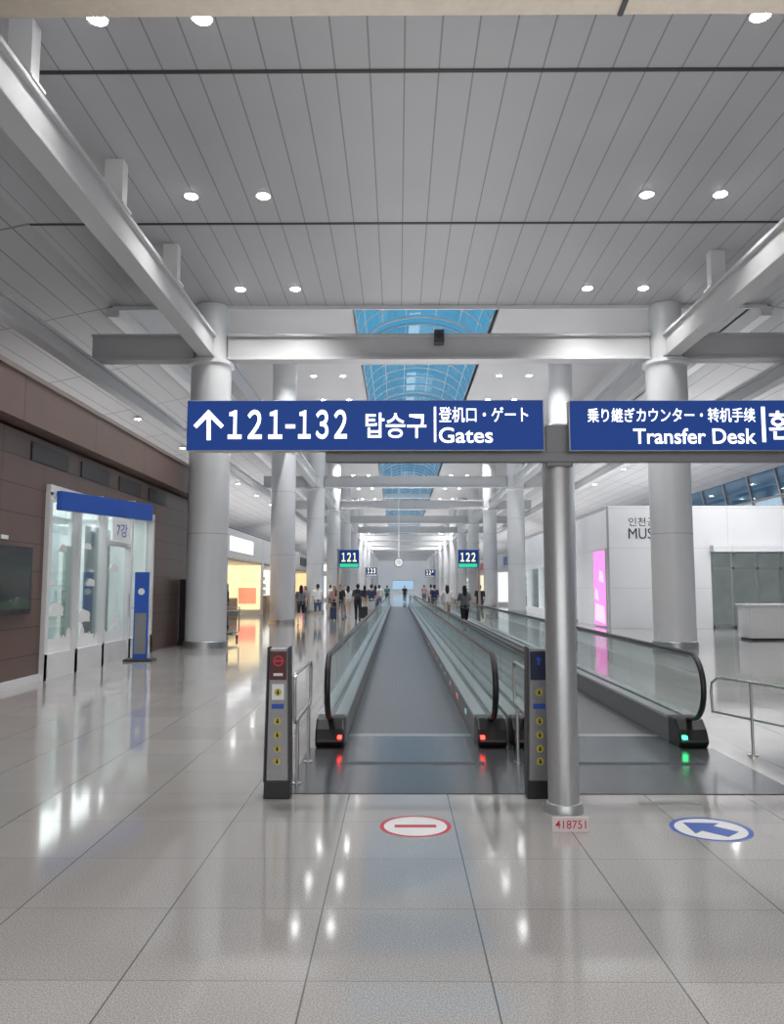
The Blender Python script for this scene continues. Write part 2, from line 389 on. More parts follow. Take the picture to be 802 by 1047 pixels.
# ---------------------------------------------------------------- walkways
GLINTS=[mat('glint_paint_%d'%i,c,.4,em=.4) for i,c in enumerate(((.7,.25,.25),(.2,.35,.7),(.75,.6,.3),(.2,.55,.4),(.7,.35,.6),(.3,.6,.7)))]  # colours of reflected glints, painted as small glowing strips
def walkway(gl,gr,lab,ind,n1):
    y0=7.7; y1=60
    t=thing('moving_walkway',lab,'moving walkway',((gl+gr)/2,y0,0),'moving walkways')
    MB().box(gl+.15,gr-.15,8.35,y1-.6,0,.018).build('belt','belt',t)
    MB().box(gl+.15,gr-.15,7.05,8.25,.004,.02).build('landing_plate','plate',t)
    MB().box(gl+.15,gr-.15,8.25,8.36,.004,.024).build('comb_plate','steel2',t)
    MB().box(gl+.15,gr-.15,y1-.6,y1+.6,.004,.02).build('landing_plate','plate',t)
    for g,sgn in ((gl,1),(gr,-1)):
        b=MB(); b.prism([(g-.145,y0+.28,0),(g-.145,y0+.28,.25),(g-.145,y1,.25),(g-.145,y1,0)],(.29,0,0)); sk=b.build('skirt','skirt',t)
        b=MB(); b.prism([(g-.14,y0+.02,0),(g-.14,y0-.04,.07),(g-.14,y0+.02,.18),(g-.14,y0+.12,.27),(g-.14,y0+.32,.27),(g-.14,y0+.32,0)],(.28,0,0)); b.build('newel_base','rubber',t,bevel=.02)
        b=MB(); b.prism([(g-.155,y1-.3,0),(g-.155,y1-.3,.27),(g-.155,y1+.1,.27),(g-.155,y1+.1,0)],(.31,0,0)); b.build('newel_base','rubber',t,bevel=.02)
        for s in (-1,1):
            a,c_=sorted((g+s*.03,g+s*.15)); MB().box(a,c_,y0+.32,y1-.3,.25,.275).build('deck','steel',t)
        if n1==1 and sgn==-1:  # painted reflections along one skirt of the left unit
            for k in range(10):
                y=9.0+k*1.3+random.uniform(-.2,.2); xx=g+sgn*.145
                a,c_=sorted((xx,xx+sgn*.008)); MB().box(a,c_,y,y+random.uniform(.1,.3),.13,.18).build('painted_glint',random.choice(GLINTS),t)
        yc=y0+.02; zc=.6; r=.31
        path=[(g,yc+.12,.27)]+[(g,yc-r*math.cos(a),zc+r*math.sin(a)) for a in [math.radians(q) for q in range(-85,91,9)]]
        ye=y1-.25
        path+= [(g,yc+s_,.91) for s_ in (5,15,30)]
        path+=[(g,ye+r*math.cos(a),zc+r*math.sin(a)) for a in [math.radians(q) for q in range(90,-86,-12)]]
        MB().tube(path,.020,12,sq=1.4).build('handrail','rubber',t,smooth=True)
        MB().box(g-.016,g+.016,yc,ye,.864,.892).build('rail_profile','steel',t)
        y=yc; first=True
        while y<ye-.1:
            y2=min(y+1.95,ye)
            if first:
                pts=[(g-.006,yc-(r-.03)*math.cos(a),zc+(r-.03)*math.sin(a)) for a in [math.radians(q) for q in range(-80,91,10)]]
                pts+=[(g-.006,y2-.006,zc+r-.035),(g-.006,y2-.006,.26)]
            else: pts=[(g-.006,y+.006,.26),(g-.006,y+.006,.868),(g-.006,y2-.006,.868),(g-.006,y2-.006,.26)]
            MB().prism(pts,(.012,0,0)).build('glass_panel','bglass',t); first=False; y=y2
        x=g+sgn*.10
        MB().box(x-.02,x+.02,y0-.06,y0-.01,.10,.132).build('indicator_light',ind,t,bevel=.005)
walkway(-.66,.91,'left moving walkway with red lights at its end, straight ahead','redl',1)
walkway(1.25,2.84,'right moving walkway with a green light at its end, behind the sign post','grnl',2)
struct(MB().box(1.06,1.10,8.0,59.8,0,.24).build('trim_5','steel2'))
tag(MB().box(-.86,3.02,6.05,7.72,0,.006).build('floor_plate','mat'),'wide dark metal floor plate in front of both walkways','floor plate')
# ---------------------------------------------------------------- pedestals
def pedestal(px,py,lab,panel,kind):
    p=G(px,py); x,y=p.x,p.y
    t=thing('control_pedestal',lab,'pedestal',(x,y,0),'walkway entrance pedestals')
    h=1.09
    def prof(w0,w1,z0,z1,ya,yb): return [(x-w0,y+ya,z0),(x+w0,y+ya,z0),(x+w1,y+ya,z1),(x-w1,y+ya,z1)]
    MB().prism(prof(.088,.072,.12,h,-.05,0),(0,.12,0)).build('body','body',t,bevel=.012)
    MB().prism(prof(.1,.094,0,.13,-.06,0),(0,.14,0)).build('base','darker',t,bevel=.006)
    for s in (-1,1): 
        MB().prism([(x+s*.090,y-.056,.12),(x+s*.101,y-.056,.12),(x+s*.083,y-.056,h+.01),(x+s*.072,y-.056,h+.01)],(0,.132,0)).build('edge_strip','dark',t)
    f=MB().box(x-.062,x+.062,y-.057,y-.05,.86,h-.02).build('sign_panel',panel,t)
    n=24
    if kind=='stop':
        r0,r1,zc=.028,.04,1.0
        m=MB()
        for k in range(n):
            a,b=2*PI*k/n,2*PI*(k+1)/n
            m.face([(x+r1*math.cos(a),y-.058,zc+r1*math.sin(a)),(x+r1*math.cos(b),y-.058,zc+r1*math.sin(b)),(x+r0*math.cos(b),y-.058,zc+r0*math.sin(b)),(x+r0*math.cos(a),y-.058,zc+r0*math.sin(a))])
        m.box(x-.028,x+.028,y-.059,y-.0575,zc-.007,zc+.007); m.build('no_entry_mark','red',f)
        MB().box(x-.035,x+.035,y-.059,y-.0575,.89,.91).build('text_strip','pink',f)
    else:
        m=MB(); zc=1.0
        m.prism([(x+a,y-.057,zc+b) for a,b in ((0,.035),(.026,.005),(.009,.005),(.009,-.03),(-.009,-.03),(-.009,.005),(-.026,.005))],(0,-.002,0)); m.build('arrow_mark','hblue',f)
    MB().box(x-.045,x+.045,y-.056,y-.05,.715,.83).build('notice_sticker','pwhite' if kind=='stop' else 'grey',t)
    MB().box(x-.045,x+.045,y-.057,y-.05,.65,.685).build('blue_sticker','pblue',t)
    for i,z in enumerate((.77,.56,.46,.36,.27)):
        m=MB(); m.prism([(x+.027*math.cos(2*PI*k/n),y-.058,z+.027*math.sin(2*PI*k/n)) for k in range(n)],(0,.004,0)); d=m.build('warning_sticker','pyel',t)
        m=MB(); m.prism([(x+.006*math.cos(2*PI*k/8),y-.0595,z+.013+.006*math.sin(2*PI*k/8)) for k in range(8)],(0,.001,0)); m.box(x-.006,x+.007,y-.0595,y-.0585,z-.016,z+.007); m.box(x-.014,x+.011,y-.0595,y-.0585,z-.005,z); m.build('pictogram','darker',d)
pedestal(284,815,'steel pedestal with dark red no entry panel left of the walkways','dred','stop')
pedestal(552,815,'steel pedestal with dark arrow panel just behind the sign post','navy','arrow')
def guard(x,ya,yb,lab):
    t=thing('guard_rail',lab,'guard rail',(x,ya,0),'guard rails at the walkway ends')
    pts=[];r=.06
    for cy,cz,a0 in ((yb-r,.87-r,0),(ya+r,.87-r,90),(ya+r,.50+r,180),(yb-r,.50+r,270)):
        for k in range(5):
            a=math.radians(a0+k*22.5); pts.append((x,cy+r*math.cos(a),cz+r*math.sin(a)))
    MB().tube(pts,.015,10,closed=True).build('rail_loop','steel',t,smooth=True)
    for y in (ya+.2,yb-.15):
        m=MB(); m.cyl((x,y,0),(x,y,.50),.015,n=12); m.cyl((x,y,0),(x,y,.012),.04,n=16); m.build('leg','steel',t,smooth=True)
guard(-.80,6.15,7.28,'small steel guard rail between left pedestal and left newel')
guard(1.06,6.25,7.25,'small steel guard rail between right pedestal and middle newels')
t=thing('handrail_barrier','steel tube railing right of the right walkway','railing',(3.2,8.0,0))
A=Vector((3.13,7.9,0));B=Vector((3.75,5.6,0))
m=MB(); m.tube([A+Vector((0,.05,.30)),A+Vector((0,.08,.5)),A+Vector((0,.05,.60)),A+Vector((.02,-.05,.66))]+[A.lerp(B,k/4)+Vector((0,0,.67)) for k in (1,2,3,4)],.014,12); m.build('top_rail','steel',t,smooth=True)
MB().cyl(A+Vector((0,.05,.32)),B+Vector((0,0,.36)),.012,n=12).build('lower_rail','steel',t,smooth=True)
for k in (.22,.42,.7,.98):
    q=A.lerp(B,k); m=MB(); m.cyl(q,q+Vector((0,0,.67)),.013,n=12); m.cyl(q,q+Vector((0,0,.015)),.045,n=16); m.build('leg','steel',t,smooth=True)
# ---------------------------------------------------------------- sign post and signs
p=G(577,829); px_,py_=p.x,p.y
t=thing('sign_post','brushed steel round post carrying the two blue signs','post',(px_,py_,0))
MB().lathe((px_,py_,0),[(.108,.05),(.108,2.70),(.10,2.715)],48).build('pole','post',t,smooth=True)
MB().lathe((px_,py_,0),[(.135,0),(.135,.02),(.12,.06),(.109,.065)],48).build('base_flange','post',t,smooth=True)
MB().box(px_-.10,px_+.09,py_-.12,py_-.08,2.40,2.70).build('bracket','lgrey',t,bevel=.008)
SY=py_-.15
l0=at(333,461,SY); 
MB().box(l0.x,5.0,SY+.02,SY+.09,at(333,472,SY).z,at(333,462,SY).z).build('support_arm','lgrey',t,bevel=.004)
def sbox(px0,px1,py0,py1,Y): a=at(px0,py1,Y); b=at(px1,py0,Y); return a.x,b.x,a.z,b.z
def stext(body,px0,px1,py0,py1,parent,m='ltr',off=.006,Y=None,name='lettering',sp=1.0):
    Y=Y or SY-.062
    x0,x1,z0,z1=sbox(px0,px1,py0,py1,Y); return text(body,name,m,parent,(x0,Y,z0),(x1-x0,0,0),(0,0,z1-z0),off,sp=sp)
def bluesign(px0,px1,lab,x1=None):
    a,b,z0,z1=sbox(px0,px1,408.5,461,SY-.06)
    if x1: b=x1
    t=thing('overhead_sign',lab,'sign',((a+b)/2,SY,z0),'blue overhead signs on the post')
    MB().box(a,b,SY-.05,SY+.018,z0,z1).build('housing','steel2',t,bevel=.004)
    MB().box(a+.006,b-.006,SY-.06,SY-.05,z0+.006,z1-.006).build('face_panel','blue',t)
    return t,z0,z1
t,z0,z1=bluesign(190,556,'blue lit sign reading 121-132 and Gates, left of the post')
a=MB(); Y=SY-.062
def pp(px,py): v=at(px,py,Y); return (v.x,Y,v.z)
a.prism([pp(*q) for q in ((213.5,419),(229,435),(226,438),(215.5,427.5),(215.5,450),(211.5,450),(211.5,427.5),(201,438),(198,435))],(0,-.003,0)); a.build('arrow','ltr',t)
stext('\uff11\uff12\uff11',233,289,419,449,t,off=.022,sp=.66)
x0,x1,q0,q1=sbox(292,302,434,438,Y); MB().box(x0,x1,Y-.003,Y,q0,q1).build('dash','ltr',t)
stext('\uff11\uff13\uff12',305,355,419,449,t,off=.022,sp=.66)
stext('탑승구',374,436,422,448,t,off=.012)
x0,x1,q0,q1=sbox(444,446,416,452,Y); MB().box(x0,x1,Y-.003,Y,q0,q1).build('divider','ltr',t)
stext('登机口・ゲート',449,540,416,432,t,off=.008)
stext('Gates',449,504,437,453,t,off=.012)
t,z0,z1=bluesign(583,900,'blue lit sign reading Transfer Desk, right of the post',x1=4.6)
stext('乗り継ぎカウンター・转机手续',601,772,417,432,t,off=.008)
stext('Transfer Desk',648,773,438,454,t,off=.012)
x0,x1,q0,q1=sbox(780,782,416,452,Y); MB().box(x0,x1,Y-.003,Y,q0,q1).build('divider','ltr',t)
stext('환승',787,842,420,450,t,off=.012)
# ---------------------------------------------------------------- floor stickers
def ring(m,c,r0,r1,z,n=40):
    for k in range(n):
        a,b=2*PI*k/n,2*PI*(k+1)/n
        m.face([(c.x+r0*math.cos(a),c.y+r0*math.sin(a),z),(c.x+r0*math.cos(b),c.y+r0*math.sin(b),z),(c.x+r1*math.cos(b),c.y+r1*math.sin(b),z),(c.x+r1*math.cos(a),c.y+r1*math.sin(a),z)])
c=G(425,845)
t=thing('floor_sticker','round white sticker with red no entry mark on the floor','sticker',(c.x,c.y,0),'round stickers on the floor')
MB().disc((c.x,c.y,0),.235,.002,40).build('backing','pwhite',t)
m=MB(); ring(m,c,.205,.234,.0028); m.box(c.x-.135,c.x+.135,c.y-.028,c.y+.028,.002,.003); m.build('no_entry_mark','red',t)
c=G(727,848)
t=thing('floor_sticker','round white sticker with blue rim and blue arrow on the floor','sticker',(c.x,c.y,0),'round stickers on the floor')
MB().disc((c.x,c.y,0),.255,.002,40).build('backing','pwhite',t)
m=MB(); ring(m,c,.222,.254,.0028); ar=[(0,.19),(.16,.02),(.075,.02),(.075,-.15),(-.075,-.15),(-.075,.02),(-.16,.02)]; an=.75
m.prism([(c.x+a*math.cos(an)-b*math.sin(an),c.y+a*math.sin(an)+b*math.cos(an),.0024) for a,b in ar],(0,0,.0006)); m.build('arrow_mark','pblue',t)
a=G(565,851)
t=thing('foot_label','small pinkish plate with red lettering standing at the post foot','label',(a.x+.11,a.y,0))
MB().box(a.x,a.x+.235,a.y,a.y+.008,0,.095).build('backing','pink',t,bevel=.002)
MB().prism([(a.x+.09,a.y+.008,0),(a.x+.09,a.y+.06,0),(a.x+.09,a.y+.008,.07)],(.05,0,0)).build('stay','grey',t)
text('418751','lettering','red',t,(a.x+.02,a.y+.002,.022),(.195,0,0),(0,0,.052),.003)
a=G(656,822)
tag(MB().box(a.x,a.x+.42,a.y-.02,a.y+.06,0,.002).build('floor_label','grey'),'faded grey strip label on the floor right of the post','label')
# ---------------------------------------------------------------- left brown wall
WX=-5.95; K0,K1=13.1,18.8
w=MB(); w.box(-10,WX,2,K0,0,4.0); w.box(-10,WX,K1,23.5,0,4.0); w.box(-10,WX,K0,K1,3.3,4.0); w.box(-10,-8.2,K0,K1,0,3.3)
struct(w.build('wall_left','brown'))
struct(MB().box(-10,WX+.3,2,23.8,4.05,4.74).build('trim_6','brown2'))
struct(MB().box(-10,WX+.34,2,23.84,4.74,4.82).build('trim_10','brown3'))
struct(MB().box(WX,WX+.02,2,K0,0,.12).build('baseboard_left','white'))
m=MB()
for y in (12.5,14.5,16.5,18.5): m.box(WX,WX+.02,y,y+1.4,3.6,3.9)
struct(m.build('trim_7','darker'))
t=thing('wall_screen','wide black framed screen on the brown wall, leftmost in view','screen',(WX,11.5,1.1))
MB().box(WX,WX+.08,10.6,12.55,1.12,2.18).build('frame','darker',t,bevel=.01)
MB().box(WX+.08,WX+.085,10.67,12.48,1.2,2.11).build('display','screen',t)
MB().prism([(WX+.086,10.67,1.2),(WX+.086,12.48,1.2),(WX+.086,12.48,1.34),(WX+.086,12.1,1.40),(WX+.086,11.6,1.33),(WX+.086,11.1,1.42),(WX+.086,10.67,1.36)],(.002,0,0)).build('picture','land',t)
tag(MB().box(WX,WX+.02,11.65,11.85,2.27,2.33).build('wall_sign','pwhite',bevel=.004),'tiny white sign on the brown wall above the screen','sign')
# kiosk
t=thing('glass_kiosk','glass shopfront with white frames and blue header set into brown wall','kiosk',(WX,(K0+K1)/2,0))
MB().box(-8.1,-8.05,K0+.05,K1-.05,.1,3.2).build('back_wall','teal',t)
MB().box(-8.05,WX-.1,K1-.06,K1-.02,.12,3.15).build('end_wall','teal',t)
MB().box(-8.05,WX-.02,K0+.02,K1-.02,0,.12).build('plinth','white',t)
MB().box(-8.05,WX-.1,K0+.03,K1-.03,3.16,3.24).build('soffit','white',t)
for y0,y1 in ((K0,14.35),(14.45,15.65),(15.75,17.2),(17.3,K1)):
    MB().box(WX-.03,WX-.015,y0+.05,y1,.14,3.1).build('glass_panel','sglass',t)
fr=MB()
for y in (K0+.05,14.4,15.7,17.25,K1-.06): fr.box(WX-.06,WX+.08,y-.06,y+.06,0,3.15)
fr.box(WX-.06,WX+.08,K0,K1,3.1,3.28); fr.box(WX-.05,WX+.08,K0,K1,.0,.42); fr.box(WX-.05,WX+.06,15.7,17.25,2.40,2.50)
fr.box(WX-.04,WX+.03,17.25,K1,1.05,1.12)
fr.build('frame','white',t)
MB().cyl((WX+.11,17.05,.9),(WX+.11,17.05,1.4),.02,n=10).build('door_handle','steel',t,smooth=True)
for (yy,zz,r) in ((13.7,1.1,.26),(14.9,.95,.28),(15.2,1.6,.17),(16.4,1.9,.2),(16.6,.85,.24),(18.0,1.5,.2),(13.9,2.2,.16),(15.0,2.3,.14),(13.5,1.6,.13)):
    b=MB()
    pts=[]
    for k in range(36):
        a=2*PI*k/36; rr=r*(1+.22*abs(math.sin(2.5*a)))
        pts.append((WX-.010,yy+rr*math.cos(a),zz+rr*.55*max(math.sin(a),-.35)))
    b.prism(pts,(.004,0,0)); b.build('cloud_decal','pwhite',t)
d=MB(); y=K0+.12
while y<17.0:
    ww=random.uniform(.12,.28); hh=random.uniform(.3,.55)
    d.prism([(WX-.012,y,.22),(WX-.012,y,.22+hh),(WX-.012,y+ww*.5,.22+hh+random.choice((0,.08,.12))),(WX-.012,y+ww,.22+hh),(WX-.012,y+ww,.22)],(.003,0,0)); y+=ww
d.build('skyline_decal','pwhite',t)
pc=[sm('poster_green',(.20,.28,.25),.2),sm('poster_pale',(.5,.6,.6),.3),sm('poster_dark',(.10,.12,.13),.05)]
for i,(ya,yb,za,zb) in enumerate(((13.5,14.5,.5,2.6),(14.9,15.9,.4,2.8),(17.3,18.7,.14,2.9),(16.2,17.0,.5,2.4))):
    MB().box(-6.95,-6.90,ya,yb,za,zb).build('poster',pc[(0,1,2,0)[i]],t)
l=bpy.data.lights.new('kiosk','AREA'); l.shape='RECTANGLE'; l.size=1.2; l.size_y=5; l.energy=100; l.color=(1,1,.99)
o=bpy.data.objects.new('kiosk_lamp',l); C.objects.link(o); o.location=(-7,15.95,3.12)
MB().box(WX+.09,WX+.11,15.95,17.0,2.50,3.0).build('door_sign','pwhite',t)
text('7강','lettering','pblue',t,(WX+.112,16.15,2.6),(0,.65,0),(0,0,.28),.005)
A=Vector((-5.86,13.30,0)); B=Vector((-5.0,15.6,0)); d=(B-A).normalized(); nn=Vector((d.y,-d.x,0))*.05; zz=Vector((0,0,2.86))
m=MB(); m.prism([A+zz,B+zz,B+nn*2+zz,A+nn*2+zz],(0,0,.33)); m.build('header_sign','hblue',t,bevel=.01)
m=MB(); m.box(WX,WX+.45,14.45,14.5,3.19,3.23); m.box(WX,WX+.8,15.2,15.25,3.19,3.23); m.build('header_bracket','white',t)
p=G(143,676)
t=thing('standing_banner','tall blue standing banner board in front of glass shopfront','banner',(p.x,p.y,0))
MB().box(p.x-.15,p.x+.15,p.y-.03,p.y+.03,.05,1.86).build('board','hblue',t,bevel=.008)
MB().box(p.x-.30,p.x+.30,p.y-.18,p.y+.18,0,.05).build('base','dark',t,bevel=.008)
MB().box(p.x-.12,p.x+.12,p.y-.034,p.y-.03,.15,1.0).build('print_panel','grey',t)
m=MB(); n=24
m.prism([(p.x+.07*math.cos(2*PI*k/n),p.y-.034,1.45+.07*math.sin(2*PI*k/n)) for k in range(n)],(0,.004,0)); m.build('round_mark','pwhite',t)
t=thing('display_board','black standing board against the brown wall beside first left pillar','display board',(-5.72,20.9,0))
MB().box(-5.93,-5.55,21.3,21.37,.05,1.75).build('panel','darker',t,bevel=.01); MB().box(-5.93,-5.5,21.2,21.47,0,.05).build('base','darker',t)
# ---------------------------------------------------------------- shops
def shop(side,X,Y0,Y1,glow,signm,lab,em=1.0,top=4.2,col2=None):
    d=side
    t=thing('shop_front',lab,'shop',(X,(Y0+Y1)/2,0),'shops along the hall')
    def bx(a,b,y0,y1,z0,z1,name,m,par=t,bev=0):
        a,b=sorted((X+d*a,X+d*b)); return MB().box(a,b,y0,y1,z0,z1).build(name,m,par,bevel=bev)
    gm=sm('shop_glow',glow,em)  # emission stands in for the shop's interior lighting
    bx(0,.35,Y0,Y1,2.9,top,'fascia','white')
    bx(2.4,2.5,Y0+.1,Y1-.1,0,2.9,'back_wall',gm)
    bx(0,2.5,Y0,Y0+.12,0,2.9,'side_wall','white'); bx(0,2.5,Y1-.12,Y1,0,2.9,'side_wall','white')
    bx(.1,2.35,Y1-.2,Y1-.12,.3,2.75,'added_glow_panel',gm)  # glowing panel added facing the camera so the shop looks lit
    if col2: bx(.3,1.3,Y1-.24,Y1-.2,.6,1.5,'poster',sm('poster_glow',col2,em))
    bx(.36,2.5,Y0+.12,Y1-.12,2.8,2.9,'soffit','white')
    L=Y1-Y0
    bx(-.06,0,Y0+L*.2,Y0+L*.7,3.2,3.85,'sign_board',signm,bev=.01)
    sh=MB()
    for z in (.5,1.0,1.5,2.0):
        a,b=sorted((X+d*2.0,X+d*2.38)); sh.box(a,b,Y0+.3,Y1-.3,z,z+.04)
    sh.build('shelf','white',t)
    gd=MB()
    for z in (.54,1.04,1.54,2.04):
        y=Y0+.4
        while y<Y1-.6:
            w=random.uniform(.12,.35); h=random.uniform(.15,.36); a,b=sorted((X+d*2.08,X+d*2.3)); gd.box(a,b,y,y+w,z,z+h); y+=w+random.uniform(.05,.3)
    o=gd.build('goods',sm('goods',tuple(max(.03,c_*.5) for c_ in glow),.25),t); o['kind']='stuff'
    y=Y0+L*.3; bx(.5,1.0,y,y+L*.3,0,1.0,'counter','wood',bev=.02)
M['wsign']=mat('white_lit_sign',(.9,.9,.9),.4,em=1.1)
LS=[(24.2,33,(1,.52,.22),'dark','shop glowing orange behind the first left pillar',1.05,(.9,.15,.35)),
(33.2,44,(1,.72,.42),'wsign','shop with bright white sign left of the second left pillar',1.15,(.9,.25,.15)),
(44.2,58,(.95,.88,.75),'hblue','shop with blue sign past the second left pillar',.9,None),
(58.2,72,(1,.65,.35),'dark','shop with dark sign past the third left pillar',1.0,(.8,.2,.4)),
(72.2,90,(.8,.9,1),'wsign','cool lit shop past the fourth left pillar',.9,None),
(90.2,130,(1,.8,.6),'red','most distant shop on the left side with a red sign',.9,None)]
for a,b,g_,s_,lab,e,c2 in LS: shop(-1,-7.6,a,b,g_,s_,lab,e,col2=c2)
RS=[(50.5,66,(.85,.9,1),'hblue','shop with blue sign beyond the museum on the right',.9),
(66.2,86,(1,.8,.6),'red','warm lit shop with red sign far along the right side',.9),
(86.2,130,(.8,.9,1),'dark','most distant shop on the right side with a dark sign',.9)]
for a,b,g_,s_,lab,e in RS: shop(1,8.3,a,b,g_,s_,lab,e)
# ---------------------------------------------------------------- museum on the right
MX=7.95; MY=29.5; EX=11.75
w=MB(); w.box(MX,EX,MY,MY+.3,0,4.6); w.box(EX,18,MY,MY+.3,2.85,4.6); w.box(EX-.01,18,MY-.35,MY,2.85,3.1)
o=struct(w.build('wall_right','wallw2'))
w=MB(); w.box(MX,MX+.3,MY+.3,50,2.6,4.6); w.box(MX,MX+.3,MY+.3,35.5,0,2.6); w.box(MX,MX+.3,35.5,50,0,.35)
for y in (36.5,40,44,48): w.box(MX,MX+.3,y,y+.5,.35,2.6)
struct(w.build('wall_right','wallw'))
struct(MB().box(MX+.1,MX+.14,35.5,50,.35,2.6).build('window_20','sglass'))
struct(MB().box(MX+1.8,MX+1.85,MY+.3,50,0,4.5).build('wall_right',sm('museum_glow',(.7,.73,.76),.6)))
struct(MB().box(MX,18,MY+.3,50,4.5,4.62).build('ceiling','white'))
x0,x1,z0,z1=sbox(643,694,540,551,MY)
t=thing('wall_lettering','dark lettering reading museum on the white wall','lettering',(x0,MY-.02,z0))
text('MUSEUM','lettering','darker',t,(x0,MY-.012,z0),(x1-x0,0,0),(0,0,z1-z0),.0)
x0,x1,z0,z1=sbox(643,680,529,538,MY); text('인천공항','lettering','darker',t,(x0,MY-.012,z0),(x1-x0,0,0),(0,0,z1-z0),.0)
t=thing('light_screen','tall glowing magenta screen on the corner of the white museum','screen',(MX,30.8,0))
MB().box(MX-.06,MX,29.85,31.7,.02,3.0).build('frame','pwhite',t); MB().box(MX-.075,MX-.06,29.95,31.6,.08,2.94).build('display','mag',t)
m=MB()
for ya,yb,za,zb in ((30.1,30.8,1.7,2.2),(30.9,31.5,1.0,1.5),(30.0,31.5,.15,.9)):
    m.prism([(MX-.08,ya,za),(MX-.08,yb,za+.1),(MX-.08,yb-.1,zb),(MX-.08,ya+.15,zb-.1)],(.004,0,0))
m.build('picture','magl',t)
d=struct(MB().box(EX,18,MY+.1,MY+.13,0,2.85).build('door_1','sglass'))
m=MB()
for x in (EX+.04,12.6,13.5,14.4,15.6,16.8): m.box(x-.04,x+.04,MY+.02,MY+.2,0,2.85)
m.box(EX,18,MY+.02,MY+.2,2.2,2.28); m.box(EX,18,MY+.02,MY+.2,0,.1); m.build('door_frame','steel2',d)
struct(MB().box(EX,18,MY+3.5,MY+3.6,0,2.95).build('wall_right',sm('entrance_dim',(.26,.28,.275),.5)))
p=G(768,655)
t=thing('reception_desk','white box shaped desk before the glass entrance on the right','desk',(p.x+1.2,p.y+.4,0))
MB().box(p.x,p.x+2.0,p.y,p.y+.8,.06,.98).build('body','pwhite',t,bevel=.015); MB().box(p.x-.04,p.x+2.04,p.y-.04,p.y+.84,.98,1.05).build('desktop','pwhite',t,bevel=.01); MB().box(p.x+.05,p.x+1.95,p.y+.05,p.y+.75,0,.06).build('plinth','dark',t)
# ---------------------------------------------------------------- gate signs, clock
def gate(px,Y,num,lab,poleside,strip):
    x=gx(px,Y); 
    h=.68 if Y<35 else .62; w=.75; zb=2.28
    t=thing('gate_sign',lab,'sign',(x,Y,0),'gate number signs on poles')
    MB().box(x-w/2,x+w/2,Y-.06,Y+.06,zb,zb+h).build('housing','blue',t,bevel=.01)
    MB().box(x-w/2+.02,x+w/2-.02,Y-.068,Y-.06,zb+.18,zb+h-.02).build('face_panel','blue',t)
    MB().box(x-w/2+.02,x+w/2-.02,Y-.068,Y-.06,zb+.02,zb+.15).build('lower_strip',strip,t)
    text(num,'number','yel',t,(x-w*.38,Y-.072,zb+.23),(w*.76,0,0),(0,0,.34),.02,sp=.66)
    xs=x+poleside*(w/2+.05)
    MB().cyl((xs,Y,0),(xs,Y,zb+h+.05),.045,n=14).build('pole','steel2',t,smooth=True)
fw=lambda s:''.join(chr(ord(c)+0xfee0) for c in s)
gate(357,30,fw('121'),'dark blue gate sign with yellow 121 over the left floor',-1,'gstrip')
gate(479,30,fw('122'),'dark blue gate sign with yellow 122 over the right walkway',1,'gstrip')
gate(380,56,fw('123'),'small distant gate sign hanging beyond the one reading 121',-1,'pwhite')
gate(440,62,fw('124'),'small distant gate sign hanging beyond the one reading 122',1,'pwhite')
cy_=PY[2]; x=gx(408,cy_)
t=thing('clock','round white clock hanging over the middle of the hall','clock',(x,cy_,3.0))
MB().cyl((x,cy_-.06,3.0),(x,cy_+.06,3.0),.24,n=32).build('face','clock',t,smooth=True)
MB().tube([(x+.25*math.cos(2*PI*k/32),cy_,3.0+.25*math.sin(2*PI*k/32)) for k in range(32)],.03,8,closed=True).build('rim','grey',t,smooth=True)
MB().box(x-.012,x+.012,cy_-.075,cy_-.065,3.0,3.18).build('hand','darker',t); MB().box(x,x+.12,cy_-.075,cy_-.065,2.988,3.012).build('hand','darker',t)
MB().cyl((x,cy_,3.26),(x,cy_,7.5),.02,n=10).build('pole','white',t,smooth=True)
t=thing('end_board','pale blue lit board on the far end wall','board',(.5,EY-.2,1))
MB().box(-1.5,4,EY-.4,EY-.02,.8,3.2).build('frame','white',t); MB().box(-1.4,3.9,EY-.45,EY-.4,.9,3.1).build('display',sm('end_blue',(.38,.58,.78),.8),t)
